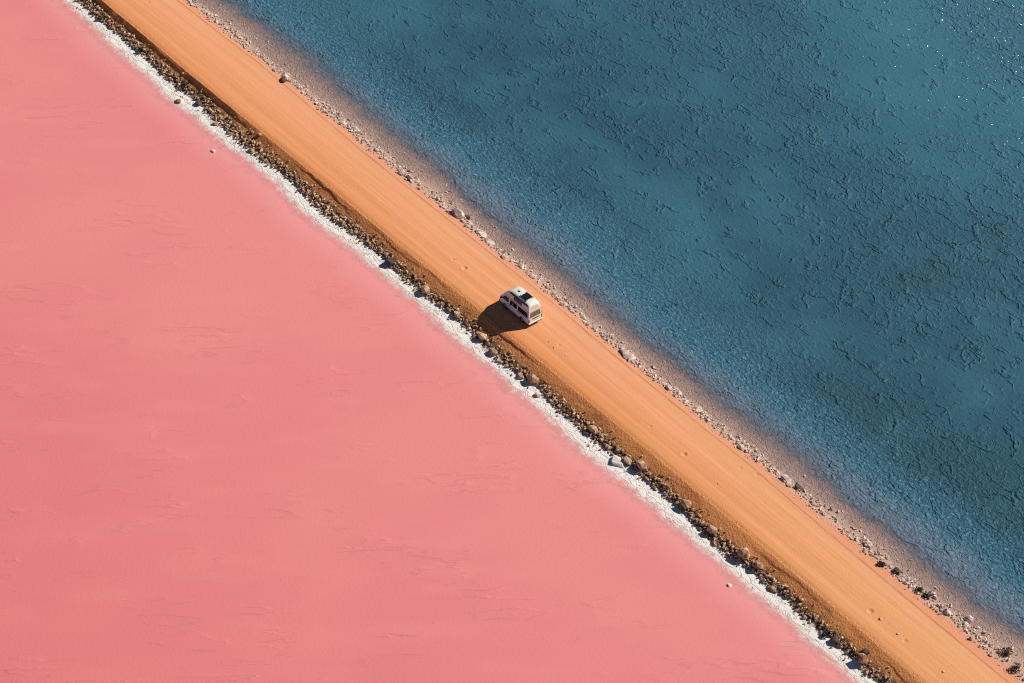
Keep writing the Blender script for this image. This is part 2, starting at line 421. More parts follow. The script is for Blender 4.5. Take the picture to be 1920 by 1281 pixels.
FACET = 0.78
def blue_material():
    m, nt, bs, out = new_mat('blue_brine')
    g = N(nt)
    P = g.pos(); rp = g.road_pos()
    depth = g.attr('depth')
    off = g.attr('off')      # metres out from where the bed drops off
    band = g.noise(g.mapping(rp, scale=(0.55, 1.0, 1), loc=(2.0, 11.0, 0)), 0.04, 3, 0.55)
    patch = g.noise(rp, 0.16, 3, 0.6)
    calm = g.rng(band, 0.40, 0.60)      # paler, stiller reaches carry fewer wrinkles
    r1, r2 = crust_height(g, rp, calm, 1.0)
    rough_zone = g.math('ADD', g.rng(off, -7.0, -1.5, 0.0, 1.0), 0.0)
    c = g.mix(g.rng(off, 6.0, 55.0, 0.0, 0.8), (0.026, 0.088, 0.126), (0.044, 0.162, 0.228))
    c = g.mix(g.math('MULTIPLY', g.rng(band, 0.48, 0.66), 0.55), c, (0.052, 0.180, 0.246))
    c = g.mix(g.math('MULTIPLY', g.rng(band, 0.47, 0.32), 0.55), c, (0.028, 0.078, 0.112))
    c = g.mix(g.math('MULTIPLY', g.rng(patch, 0.45, 0.7), 0.25), c, (0.058, 0.190, 0.255))
    c = g.mix(g.rng(off, 40.0, 90.0, 0.0, 0.55), c, (0.074, 0.250, 0.335))  # paler far out: water colour with the broad sun glint painted in
    # over the shallow bed the brine is a lighter, brighter blue, flecked with pale salt
    c = g.mix(g.rng(off, -1.0, 5.0, 0.80, 0.0), c, (0.052, 0.175, 0.255))
    c = g.mix(g.rng(off, -4.2, 0.2, 0.85, 0.0), c, (0.20, 0.25, 0.33))
    fleck = g.rng(g.noise(rp, 3.4, 3, 0.68, 0.6), 0.53, 0.68)
    c = g.mix(g.math('MULTIPLY', fleck, g.rng(off, -1.0, 7.0, 0.75, 0.06)), c, (0.20, 0.40, 0.52))
    # crust ridges under the brine, their shade painted in as dark lines
    lines = g.math('MAXIMUM', r1, g.math('MULTIPLY', r2, 0.75))
    c = g.mix(g.math('MULTIPLY', lines, 0.16), c, (0.024, 0.055, 0.070))
    nt.links.new(c, bs.inputs['Base Color'])
    bs.inputs['Roughness'].default_value = 0.5
    bs.inputs['Specular IOR Level'].default_value = 0.15
    chop = g.noise(g.mapping(rp, scale=(0.8, 1.2, 1)), 2.4, 4, 0.62, 0.5)
    lumpy = g.rng(off, -1.0, 12.0, 1.0, 0.20)
    h = g.math('ADD', g.math('MULTIPLY', r1, 0.135), g.math('MULTIPLY', r2, 0.06))
    h = g.math('ADD', h, g.math('MULTIPLY', g.math('MULTIPLY', chop, lumpy), 0.42))
    nt.links.new(g.bump(h, 1.0), bs.inputs['Normal'])
    # wind facets on the brine: small cells tilted at random, a few of them catch the sun
    vo = g.node('ShaderNodeTexVoronoi', feature='F1')
    nt.links.new(P, vo.inputs['Vector']); vo.inputs['Scale'].default_value = 15.0
    geo = g.node('ShaderNodeNewGeometry')
    tilt = g.vscale(g.vsub(vo.outputs['Color'], (0.5, 0.5, 0.5)), g.rng(off, 20.0, 75.0, 0.56, FACET))
    nn = g.node('ShaderNodeVectorMath', operation='NORMALIZE')
    nt.links.new(g.vadd(geo.outputs['Normal'], tilt), nn.inputs[0])
    bs.inputs['Coat Weight'].default_value = 0.8
    bs.inputs['Coat Roughness'].default_value = 0.17
    bs.inputs['Coat IOR'].default_value = 1.33
    nt.links.new(nn.outputs[0], bs.inputs['Coat Normal'])
    tr = g.node('ShaderNodeBsdfTransparent')
    mx = g.node('ShaderNodeMixShader')
    dj = g.math('ADD', depth, g.math('MULTIPLY', g.math('SUBTRACT', g.noise(P, 1.3, 4, 0.72), 0.5), 0.34))
    nt.links.new(g.rng(dj, 0.0, 0.46), mx.inputs[0])
    nt.links.new(tr.outputs[0], mx.inputs[1]); nt.links.new(bs.outputs[0], mx.inputs[2])
    nt.links.new(mx.outputs[0], out.inputs[0])
    return m

def rock_material(name, light, dark, stain):
    m, nt, bs, out = new_mat(name)
    g = N(nt)
    P = g.pos()
    c = g.mix(g.rng(g.noise(P, 2.1, 3, 0.6), 0.36, 0.64), dark, light)
    c = g.mix(g.rng(g.noise(P, 9.0, 4, 0.65), 0.5, 0.72, 0.0, 0.6), c, stain)
    nt.links.new(c, bs.inputs['Base Color'])
    bs.inputs['Roughness'].default_value = 0.88
    bs.inputs['Specular IOR Level'].default_value = 0.2
    nt.links.new(g.bump(g.noise(P, 14.0, 4, 0.7), 0.06), bs.inputs['Normal'])
    return m

M_GROUND = ground_material()
M_PINK = pink_material()
M_BLUE = blue_material()
M_ROCK_TAN = rock_material('tan_rock', (0.78, 0.53, 0.35), (0.30, 0.165, 0.085), (0.30, 0.20, 0.13))
M_ROCK_PALE = rock_material('pale_rock', (0.88, 0.72, 0.63), (0.46, 0.32, 0.26), (0.30, 0.20, 0.16))
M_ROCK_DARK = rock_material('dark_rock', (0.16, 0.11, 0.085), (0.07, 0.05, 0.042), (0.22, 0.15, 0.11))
M_SALT_LUMP = rock_material('salt_lump', (0.86, 0.80, 0.75), (0.76, 0.64, 0.60), (0.66, 0.50, 0.46))

# ------------------------------------------------------------------ mesh helpers
def mesh_from(name, verts, faces, mat, smooth=False, attrs=None):
    me = bpy.data.meshes.new(name)
    verts = np.asarray(verts, dtype=np.float32)
    faces = np.asarray(faces, dtype=np.int32)
    nv, nf, k = len(verts), len(faces), faces.shape[1]
    me.vertices.add(nv); me.vertices.foreach_set('co', verts.ravel())
    me.loops.add(nf * k); me.loops.foreach_set('vertex_index', faces.ravel())
    me.polygons.add(nf)
    me.polygons.foreach_set('loop_start', np.arange(0, nf * k, k, dtype=np.int32))
    me.polygons.foreach_set('loop_total', np.full(nf, k, dtype=np.int32))
    me.polygons.foreach_set('use_smooth', np.full(nf, smooth, dtype=bool))
    for an, arr in (attrs or {}).items():
        a = me.attributes.new(an, 'FLOAT', 'POINT')
        a.data.foreach_set('value', np.asarray(arr, dtype=np.float32).ravel())
    me.update(calc_edges=True)
    me.validate()
    if mat: me.materials.append(mat)
    return me

def link(name, data, parent=None, loc=None, rot=None):
    o = bpy.data.objects.new(name, data)
    COL.objects.link(o)
    if parent: o.parent = parent
    if loc is not None: o.location = loc
    if rot is not None: o.rotation_euler = rot
    return o

def tag(o, label=None, cat=None, group=None, kind=None):
    if label: o['label'] = label
    if cat: o['category'] = cat
    if group: o['group'] = group
    if kind: o['kind'] = kind
    return o

def grid_faces(nr, nc):
    i = np.arange(nr - 1)[:, None]; j = np.arange(nc - 1)[None, :]
    a = i * nc + j
    return np.stack([a, a + 1, a + nc + 1, a + nc], -1).reshape(-1, 4)

# ------------------------------------------------------------------ the ground: salt shore, bank, road, shoulder, beach
V_FINE = np.arange(-82, 92.001, 0.1)
V_ROWS = np.concatenate([np.array([-1500, -900, -500, -300, -200, -140, -110, -95, -88]), V_FINE, np.array([98, 105, 120, 150, 210, 300, 500, 900, 1500])])

def strip(name, q0, q1, ncol, label=None, extra=None):
    qs = np.linspace(q0, q1, ncol)
    Q, V = np.meshgrid(qs, V_ROWS)
    U, Z = surface(np.clip(Q, -1, 9 - 1e-6), V)
    X, Y = to_xy(U, V)
    co = np.stack([X, Y, Z], -1).reshape(-1, 3)
    f = grid_faces(len(V_ROWS), ncol)[:, ::-1]
    me = mesh_from(name, co, f, M_GROUND, True, {'q': Q.ravel()})
    o = link(name, me)
    return tag(o, label, None, None, 'structure')

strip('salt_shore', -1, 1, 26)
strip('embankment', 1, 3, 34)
strip('dirt_road', 3, 4, 88)
strip('road_shoulder', 4, 5, 18)
strip('lake_beach', 5, 9, 54)

# lake bed far out under both lakes, one sheet to the horizon
bed = np.array([(-3000, -3000, -1.2), (3000, -3000, -1.2), (3000, 3000, -1.2), (-3000, 3000, -1.2)], float)
tag(link('ground', mesh_from('ground', bed, [(0, 1, 2, 3)], M_GROUND, False, {'q': np.full(4, 8.9)})), kind='structure')

# the two lakes
PINK_Z, BLUE_Z = 0.02, 0.36
V_LAKE = np.concatenate([np.array([-1500, -900, -500, -300, -200, -140, -110, -95, -88]), np.arange(-82, 92.001, 0.25), np.array([98, 105, 120, 150, 210, 300, 500, 900, 1500])])

def lake(name, qs, far, level, mat, sign):
    Q, V = np.meshgrid(qs, V_LAKE)
    U, Z = surface(np.clip(Q, -1, 9 - 1e-6), V)
    b = ublock(V_LAKE)
    edge = (b[1] if sign < 0 else b[9])[:, None]
    D = level - Z
    OFF = (U - edge) * sign
    ue = U[:, -1:]
    far = np.array(far)[None, :] * sign
    U = np.concatenate([U, ue + far], 1)
    Vf = np.concatenate([V, np.repeat(V[:, :1], far.shape[1], 1)], 1)
    D = np.concatenate([D, D[:, -1:] + np.abs(far) * 0.06 + 0 * ue], 1)
    OFF = np.concatenate([OFF, OFF[:, -1:] + np.abs(far)], 1)
    X, Y = to_xy(U, Vf)
    co = np.stack([X, Y, np.full_like(X, level)], -1).reshape(-1, 3)
    f = grid_faces(len(V_LAKE), U.shape[1])
    if sign > 0: f = f[:, ::-1]
    me = mesh_from(name, co, f, mat, True, {'depth': D, 'off': OFF})
    return tag(link(name, me), kind='structure')

lake('pink_lake', np.linspace(0.9, -1, 30), [4, 10, 20, 40, 60, 100, 200, 500, 1400], PINK_Z, M_PINK, -1)
lake('blue_lake', np.linspace(6.2, 9 - 1e-6, 36), [4, 10, 20, 40, 60, 80, 120, 250, 600, 1400], BLUE_Z, M_BLUE, 1)

# ------------------------------------------------------------------ rocks
def rock_shape(seed, npts=13, flat=0.75, elong=1.25, jag=0.28):
    r = random.Random(seed)
    bm = bmesh.new()
    for k in range(npts):
        t = (k + 0.5) / npts
        ph = math.acos(1 - 2 * t); th = math.pi * (1 + 5 ** 0.5) * k + r.uniform(-0.4, 0.4)
        s = 1 + r.uniform(-jag, jag)
        bm.verts.new((s * math.sin(ph) * math.cos(th) * elong, s * math.sin(ph) * math.sin(th), s * math.cos(ph) * flat))
    bmesh.ops.convex_hull(bm, input=bm.verts)
    loose = [v for v in bm.verts if not v.link_faces]
    if loose: bmesh.ops.delete(bm, geom=loose, context='VERTS')
    bmesh.ops.triangulate(bm, faces=bm.faces)
    bmesh.ops.recalc_face_normals(bm, faces=bm.faces)
    bm.verts.ensure_lookup_table()
    bm.verts.index_update()
    vs = np.array([v.co[:] for v in bm.verts]); fs = np.array([[v.index for v in f.verts] for f in bm.faces])
    bm.free()
    return vs, fs

SHAPES = [rock_shape(100 + k, 9 + k % 4, 0.62 + 0.07 * (k % 5), 1.05 + 0.12 * (k % 5), 0.38) for k in range(14)]
ROCK_MESH = {}
def rock_data(k, mat):
    key = (k, mat.name)
    if key not in ROCK_MESH:
        vs, fs = SHAPES[k]
        ROCK_MESH[key] = mesh_from('rock_%d' % k, vs, fs, mat)
    return ROCK_MESH[key]

def scatter(n, q0, q1, rmin, rmax, power, vmin=-74, vmax=84, dens=None, seed=1):
    g = np.random.default_rng(seed)
    v = g.uniform(vmin, vmax, n * 3); q = q0 + (q1 - q0) * g.beta(1.6, 1.6, n * 3)
    keep = np.ones(len(v), bool)
    if dens is not None: keep = g.random(len(v)) < dens(q, v)
    v = v[keep][:n]; q = q[keep][:n]
    u, z = surface(q, v)
    r = rmin + (rmax - rmin) * g.random(len(v)) ** power
    x, y = to_xy(u, v)
    return [dict(x=float(x[i]), y=float(y[i]), z=float(z[i]), r=float(r[i]), v=float(v[i]), q=float(q[i]), k=int(g.integers(0, len(SHAPES))),
                 rot=(float(g.uniform(-0.5, 0.5)), float(g.uniform(-0.5, 0.5)), float(g.uniform(0, 6.28))), s=(float(g.uniform(.8, 1.25)), float(g.uniform(.75, 1.1)), float(g.uniform(.95, 1.7)))) for i in range(len(v))]

from mathutils import Euler
def rock_matrix(d):
    return Matrix.Translation((d['x'], d['y'], d['z'] + d['r'] * 0.45)) @ Euler(d['rot']).to_matrix().to_4x4() @ Matrix.Diagonal((d['r'] * d['s'][0], d['r'] * d['s'][1], d['r'] * d['s'][2], 1))

def in_view(d):
    p = np.array([d['x'], d['y'], d['z']]) - CAM
    dep = p @ FWD
    px = 960 + FPX * p[0] / dep; py = 640.5 - FPX * (p @ UPV) / dep
    d['px'], d['py'] = px, py
    return -4 < px < 1924 and -4 < py < 1285

def lay_rocks(rocks, n_single, mat, single_name, stuff_name, label_of, group, stuff_label, cat):
    vis = [d for d in rocks if in_view(d)]
    vis.sort(key=lambda d: -d['r'])
    ids = set()
    for d in vis[:n_single]:
        o = link(single_name, rock_data(d['k'], mat))
        o.matrix_world = rock_matrix(d)
        tag(o, label_of(d), cat, group)
        ids.add(id(d))
    V = []; F = []; n = 0
    for d in rocks:
        if id(d) in ids: continue
        vs, fs = SHAPES[d['k']]
        M = np.array(rock_matrix(d))
        V.append(vs @ M[:3, :3].T + M[:3, 3]); F.append(fs + n); n += len(vs)
    o = link(stuff_name, mesh_from(stuff_name, np.concatenate(V), np.concatenate(F), mat))
    tag(o, stuff_label, cat, None, 'stuff')

def near_mark(marks, d):
    return min(marks, key=lambda m: abs(m[0] - d['px']))[1]

TAN_MARKS = [(191, 'the yellowish bush at top left'), (348, 'the wide dark bush'), (540, 'the upper half of the white salt edge'), (733, 'the large dark boulder'),
             (860, 'the tip of the van shadow'), (999, 'the big light tan boulder'), (1165, 'the white salt mound'), (1290, 'the salt mound and the navy shadow block'),
             (1394, 'the block with the widest navy shadow'), (1600, 'the bottom edge of the picture')]
PALE_MARKS = [(400, 'the top edge of the picture'), (536, 'the large pale boulder'), (668, 'the long boulder with brown shadow'), (753, 'the bright white boulder'), (858, 'the big shadowed slab'),
              (976, 'the van roof'), (1080, 'the tail of the van'), (1179, 'the longest pale slab'), (1310, 'the rounded boulder below the long slab'), (1474, 'the largest rounded boulder'),
              (1600, 'the upright grey boulder'), (1700, 'the round dark bush'), (1850, 'the lower right corner')]

tan = scatter(4500, 0.96, 1.86, 0.045, 0.18, 1.8, seed=3, dens=lambda q, v: np.clip(0.8 + 0.4 * vnoise1(v * 0.35, 91), 0.4, 1))
lay_rocks(tan, 285, M_ROCK_TAN, 'bank_rock', 'bank_rubble', lambda d: 'small tan rock in the pink-side strip, near ' + near_mark(TAN_MARKS, d), 'tan rocks along the pink shore',
          'loose tan rubble filling the rock strip between bank and white salt', 'rock')
pale = scatter(4200, 4.98, 6.05, 0.04, 0.19, 2.4, seed=4, dens=lambda q, v: np.clip(0.75 + 0.5 * vnoise1(v * 0.4, 95), 0.4, 1) * np.where(q < 5.55, 1.0, 0.45))
lay_rocks(pale, 270, M_ROCK_PALE, 'shore_rock', 'shore_rubble', lambda d: 'small pale rock in the blue-side line, near ' + near_mark(PALE_MARKS, d), 'pale rocks along the blue lake',
          'small pale stones of the rock line between road shoulder and blue lake', 'rock')
# pebbles straying on to the salt, the beach and the shoulder
stray = scatter(900, 5.7, 6.9, 0.03, 0.10, 2.5, seed=5) + scatter(260, 4.55, 5.05, 0.03, 0.08, 2, seed=6)
lay_rocks(stray, 0, M_ROCK_PALE, 'pebble', 'beach_pebbles', None, None, 'small pebbles strewn over the mauve beach', 'pebbles')
stray = scatter(240, 0.45, 1.05, 0.03, 0.12, 2.5, seed=8) + scatter(240, 2.0, 2.4, 0.03, 0.12, 2.5, seed=9)
lay_rocks(stray, 0, M_ROCK_TAN, 'pebble', 'salt_pebbles', None, None, 'small brown pebbles strewn on the white salt edge', 'pebbles')

def q_of(u, v):
    b = ublock(np.array([v]))[:, 0]
    return float(np.interp(u, b, np.arange(-1, 10)))

def ground_at(px, py, z0=0.6):
    z = z0
    for _ in range(8):
        u, v = to_uv(px, py, z)
        q = min(max(q_of(u, v), -1), 8.99)
        z = float(surface(np.array([q]), np.array([v]))[1][0])
    return u, v, z

def boulder(px, py, r, seed, mat, name, label, cat='rock', flat=0.7, elong=1.3, rotz=0.0, group=None, floor=None):
    u, v, z = ground_at(px, py)
    if floor is not None: 
        u, v = to_uv(px, py, floor); z = floor
    x, y = to_xy(u, v)
    vs, fs = rock_shape(seed, 26, flat, elong, 0.2)
    o = link(name, mesh_from(name, vs * r, fs, mat), loc=(x, y, z + r * flat * 0.45), rot=(0.1, -0.12, ROAD_ANG + rotz))
    return tag(o, label, cat, group)

BR = M_ROCK_PALE
boulder(536,146,.46*.85,1,BR,'boulder','large pale boulder above a dark stone, upper part of the blue-lake stone line',rotz=.5)
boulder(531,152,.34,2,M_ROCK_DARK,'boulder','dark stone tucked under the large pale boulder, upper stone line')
boulder(642,233,.36*.85,3,BR,'boulder','pale boulder with brown shadow, left of two on the upper stone line')
boulder(668,246,.42*.85,4,BR,'boulder','long pale boulder with a wide brown shadow on the upper stone line',elong=1.7)
boulder(706,283,.34*.85,5,BR,'boulder','pale boulder beside black shadow gap midway along the upper stone line')
boulder(753,326,.42*.85,6,BR,'boulder','bright white boulder at the lake side of the stone line, upper left of van')
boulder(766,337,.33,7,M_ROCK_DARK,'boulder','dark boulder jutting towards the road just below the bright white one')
boulder(858,404,.62*.85,8,BR,'boulder','big pale rock slab casting the widest black shadow on the stone line',elong=1.7,flat=.9)
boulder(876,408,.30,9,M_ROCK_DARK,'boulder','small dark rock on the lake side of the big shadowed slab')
boulder(902,439,.58*.85,10,BR,'boulder','flat pale slab, upper of two side by side, upper left of van',elong=1.5,flat=.45)
boulder(917,456,.56*.85,11,BR,'boulder','flat pale slab, lower of two side by side, upper left of van',elong=1.5,flat=.45)
boulder(945,483,.34*.85,12,BR,'boulder','pale boulder with black shadow standing directly above the van')
boulder(976,499,.36*.85,13,BR,'boulder','upright pale boulder nearest above the van roof')
boulder(999,520,.38*.85,14,BR,'boulder','pale rock to the upper right of the van',elong=1.5,flat=.5)
boulder(1179,671,.68*.85,15,BR,'boulder','longest pale slab lying along the stone line, lower right of van',elong=2.1,flat=.5)
boulder(1254,729,.36*.85,16,BR,'boulder','pale pointed boulder with dark shadow, below the long slab',flat=.9)
boulder(1271,737,.42*.85,17,BR,'boulder','whitish flat boulder just right of the pale pointed one',flat=.5)
boulder(1310,770,.40*.85,18,BR,'boulder','rounded pale boulder with black lake-side shadow, middle lower stone line')
boulder(1392,841,.42*.85,19,BR,'boulder','pale boulder with long brown shadow towards the road, lower stone line',elong=1.6)
boulder(1474,901,.52*.85,20,BR,'boulder','largest rounded pale boulder of the lower stone line',elong=1.4)
boulder(1497,917,.42,21,M_ROCK_DARK,'boulder','dark boulder next to the largest rounded pale one')
boulder(1627,1022,.36*.85,22,BR,'boulder','upright grey boulder with black face, lower stone line',flat=1.0)
boulder(1776,1151,.40*.85,23,BR,'boulder','dark-faced upright boulder at the shoulder edge, lower right corner',flat=1.0)
boulder(1816,1165,.42*.85,24,BR,'boulder','pointed pale boulder with dark face, lower right corner',flat=1.1)
boulder(1810,1172,.30*.85,25,BR,'boulder','small pale boulder in front of the pointed one, lower right corner')
boulder(962,469,.13,26,M_SALT_LUMP,'pebble','single white pebble lying out on the mauve beach above the van')

TN = M_ROCK_TAN
boulder(335,191,.36*.85,31,TN,'boulder','lone brown rock on the white salt edge at upper left')
boulder(404,233,.34*.85,32,TN,'boulder','brown rock alone on the salt below the upper rock strip')
boulder(472,283,.34*.85,33,TN,'boulder','tan rock standing out on the salt, upper left half')
boulder(372,195,.36,34,M_ROCK_DARK,'boulder','dark greenish rock at the salt edge, upper left')
boulder(733,494,.52,35,M_ROCK_DARK,'boulder','large dark boulder with blue shadow on the white salt, left of van')
boulder(798,546,.50*.85,36,TN,'boulder','tan boulder throwing a blue shadow on the salt, nearest left of van shadow',flat=.9)
boulder(858,592,.44*.85,37,TN,'boulder','tan boulder with pointed dark shadow just left of the van shadow')
boulder(904,634,.50*.85,38,TN,'boulder','orange-tan block with dark shadow below the van shadow',flat=.95)
boulder(926,662,.48*.85,39,TN,'boulder','tan block with wide dark shadow on the salt, below the van shadow')
boulder(999,714,.56*.85,40,TN,'boulder','big light tan boulder with blue shadow, lower right of the van',flat=.95)
boulder(977,708,.34*.85,41,TN,'boulder','brown rock out on the salt left of the big light tan boulder')
boulder(1008,742,.34*.85,42,TN,'boulder','lone brown rock in the middle of the white salt, below van')
boulder(1113,808,.46*.85,43,TN,'boulder','tan boulder with bright blue shadow, middle of the lower rock strip',flat=.9)
boulder(1176,865,.48*.85,44,TN,'boulder','tan boulder beside the white salt mound')
boulder(1160,866,.62,45,M_SALT_LUMP,'salt_mound','smooth white salt mound at the foot of the rock strip','salt mound',flat=.4)
boulder(1203,876,.54*.85,46,TN,'boulder','pale tan boulder with deep shadow right of the white salt mound',flat=.9)
boulder(1287,948,.52*.85,47,TN,'boulder','tan boulder with blue shadow, lower right rock strip',flat=.9)
boulder(1335,996,.50*.85,48,TN,'boulder','tan block with navy shadow on salt, lower right rock strip',flat=1.0)
boulder(1394,1042,.62*.85,49,TN,'boulder','large block throwing the widest navy shadow, lower right rock strip',flat=1.1)
boulder(1423,1062,.44*.85,50,TN,'boulder','rounded cream boulder with green-black shadow, lower right rock strip',flat=.9)
boulder(1449,1106,.34*.85,51,TN,'boulder','lone brown rock on the salt, lower right')
boulder(1567,1203,.40,52,M_ROCK_DARK,'boulder','dark blue-black stone at the salt edge, bottom right')
boulder(1618,1240,.56*.85,53,TN,'boulder','tan boulder above a navy shadow at the bottom edge of the picture',flat=1.0)
boulder(400,284,.20,54,M_SALT_LUMP,'salt_lump','small white salt lump alone in the pink lake','salt lump',floor=PINK_Z)
boulder(1368,1099,.20,56,M_SALT_LUMP,'salt_lump','pale pink salt lump in the pink lake near the bottom right shore','salt lump',floor=PINK_Z-.06)
boulder(473,249,.24*.85,58,TN,'boulder','first of two small rocks high on the brown bank, upper left')
boulder(487,253,.24*.85,59,TN,'boulder','second of two small rocks high on the brown bank, upper left')
boulder(1624,1223,.30,60,M_ROCK_DARK,'boulder','dark red stone on the brown bank, bottom right')
road_stones = [(1030,641,.07,'upper of three pale stones on the road right of the van'),(1039,652,.09,'middle of three pale stones on the road right of the van'),(1061,666,.06,'lowest of three pale stones on the road right of the van'),
               (1347,907,.08,'white stone alone on the lower road'),(1651,1161,.13,'long pale stone on the road between two holes'),(1684,1189,.12,'pale stone on the road above the lowest hole'),(1769,1260,.11,'pale stone on the road at the bottom edge')]
for k, (px, py, r, lb) in enumerate(road_stones):
    boulder(px, py, r, 70 + k, M_ROCK_PALE, 'road_stone', lb, 'stone', flat=.6)

# ------------------------------------------------------------------ salt bushes
def leaf_material(name, a, b):
    m, nt, bs, out = new_mat(name)
    g = N(nt)
    P = g.pos()
    nt.links.new(g.mix(g.rng(g.noise(P, 6.0, 3, 0.6), 0.35, 0.65), a, b), bs.inputs['Base Color'])
    bs.inputs['Roughness'].default_value = 0.7
    bs.inputs['Specular IOR Level'].default_value = 0.2
    return m
M_LEAF_DARK = leaf_material('saltbush_leaf', (0.055, 0.045, 0.035), (0.10, 0.085, 0.06))
M_LEAF_OLIVE = leaf_material('olive_leaf', (0.24, 0.18, 0.05), (0.12, 0.11, 0.035))
M_TWIG = leaf_material('twig', (0.10, 0.065, 0.04), (0.16, 0.11, 0.07))

def bush(px, py, rx, h, seed, mat, label, n=260):
    r = random.Random(seed)
    u, v, z = ground_at(px, py)
    x, y = to_xy(u, v)
    root = link('salt_bush', None, loc=(x, y, z - 0.02))
    tag(root, label, 'bush', 'salt bushes by the water')
    bm = bmesh.new()
    lobes = [(r.uniform(-.5, .5) * rx, r.uniform(-.5, .5) * rx, r.uniform(.3, .62) * h, r.uniform(.35, .6) * rx) for _ in range(7)]
    for k in range(n):
        lx, ly, lz, lr = lobes[k % 7]
        d = Vector((r.gauss(0, 1), r.gauss(0, 1), r.gauss(0, .8))).normalized() * lr * r.uniform(.6, 1.1)
        c = Vector((lx, ly, lz)) + d
        if c.z < 0.02: c.z = 0.02 + r.random() * .05
        a = Vector((r.gauss(0, 1), r.gauss(0, 1), r.gauss(0, .6))).normalized()
        b = a.cross(Vector((r.gauss(0, 1), r.gauss(0, 1), r.gauss(0, 1)))).normalized()
        s = r.uniform(.05, .11)
        vs = [bm.verts.new(c + a * s), bm.verts.new(c + b * s * .5), bm.verts.new(c - a * s), bm.verts.new(c - b * s * .5)]
        bm.faces.new(vs)
    me = bpy.data.meshes.new('foliage'); bm.to_mesh(me); bm.free(); me.materials.append(mat)
    link('foliage', me, root)
    bm = bmesh.new()
    for lx, ly, lz, lr in lobes:
        top = Vector((lx, ly, lz)); side = Vector((-ly, lx, 0.01)).normalized()
        up = top.cross(side).normalized()
        ring0 = [bm.verts.new((side * math.cos(t) + up * math.sin(t)) * .028) for t in (0, 2.09, 4.19)]
        ring1 = [bm.verts.new(top + (side * math.cos(t) + up * math.sin(t)) * .012) for t in (0, 2.09, 4.19)]
        for i in range(3): bm.faces.new((ring0[i], ring0[(i + 1) % 3], ring1[(i + 1) % 3], ring1[i]))
    me = bpy.data.meshes.new('stems'); bm.to_mesh(me); bm.free(); me.materials.append(M_TWIG)
    link('stems', me, root)
    return root

bush(1684,1076,.55,.62,1,M_LEAF_DARK,'round dark bush at the shoulder edge, uppermost of the lower right bushes')
bush(1722,1110,.45,.5,2,M_LEAF_DARK,'low dark bush on the left of a merged pair, lower right stone line')
bush(1737,1119,.48,.5,3,M_LEAF_DARK,'low dark bush on the right of a merged pair, lower right stone line')
bush(1888,1226,.60,.75,4,M_LEAF_DARK,'tall dark bush near the right edge of the picture')
bush(1902,1256,.62,.7,5,M_LEAF_DARK,'broad dark bush in the lower right corner of the picture')
bush(1653,1061,.40,.4,6,M_LEAF_DARK,'small dark bush mixed with white rocks, lower right stone line')
bush(348,161,.62,.6,7,M_LEAF_DARK,'wide dark bush in the rock strip at upper left')
bush(191,34,.40,.4,8,M_LEAF_OLIVE,'yellowish olive bush at the salt edge near the top left corner')
bush(266,96,.45,.45,9,M_LEAF_DARK,'dark bush in the rock strip below the yellowish bush, top left')
bush(1545,1192,.4,.4,10,M_LEAF_DARK,'dark bush in the rock strip near the bottom edge')

# ------------------------------------------------------------------ the camper van
def plain(name, col, rough=0.5, spec=0.5, metal=0.0, coat=0.0, dirt=None):
    m, nt, bs, out = new_mat(name)
    g = N(nt)
    tc = g.node('ShaderNodeTexCoord').outputs['Object']
    n = g.noise(tc, 3.0, 4, 0.6)
    c = g.mix(g.rng(n, 0.35, 0.7, 0.0, 0.5), tuple(col), tuple(x * 0.88 for x in col))
    if dirt:
        sep = g.node('ShaderNodeSeparateXYZ'); nt.links.new(tc, sep.inputs[0])
        lowz = g.rng(sep.outputs[2], 0.25, 0.95, 1.0, 0.0)
        c = g.mix(g.math('MULTIPLY', lowz, g.rng(n, 0.3, 0.7, 0.10, 0.55)), c, dirt)
    nt.links.new(c, bs.inputs['Base Color'])
    bs.inputs['Roughness'].default_value = rough
    bs.inputs['Specular IOR Level'].default_value = spec
    bs.inputs['Metallic'].default_value = metal
    bs.inputs['Coat Weight'].default_value = coat
    return m

P_WHITE = plain('van_white_skylight_tint', (0.72, 0.84, 0.94), 0.32, 0.5, 0, 0.3, (0.55, 0.33, 0.19))  # blue tint stands in for skylight on the van's shaded side
P_CREAM = plain('van_cream_and_sun_tint', (0.80, 0.79, 0.71), 0.42)  # roof's own cream; on tailgate and rear bumper it stands in for sunlight
P_CREAM2 = plain('van_beige_panel', (0.70, 0.60, 0.44), 0.45)
P_GLASS = plain('van_tinted_glass', (0.014, 0.012, 0.012), 0.06, 0.25)
P_GLASS_R = plain('van_rear_glass', (0.20, 0.155, 0.065), 0.08, 0.5)
P_BLACK = plain('van_black_plastic', (0.012, 0.012, 0.013), 0.7, 0.2)
P_RUBBER = plain('van_tyre', (0.016, 0.016, 0.016), 0.8, 0.3)
P_STEEL = plain('van_wheel_steel', (0.35, 0.35, 0.36), 0.4, 0.5, 0.6)
P_RED = plain('van_tail_light', (0.30, 0.015, 0.02), 0.2, 0.6)
P_AMBER = plain('van_indicator', (0.70, 0.22, 0.02), 0.2, 0.6)
P_PANEL = plain('solar_cell', (0.012, 0.016, 0.022), 0.15, 0.5)
P_PLATE = plain('van_number_plate', (0.62, 0.58, 0.45), 0.4)
P_CURTAIN = plain('van_curtain', (0.62, 0.42, 0.33), 0.8)
P_SEAT = plain('van_grey_trim', (0.10, 0.10, 0.10), 0.7)

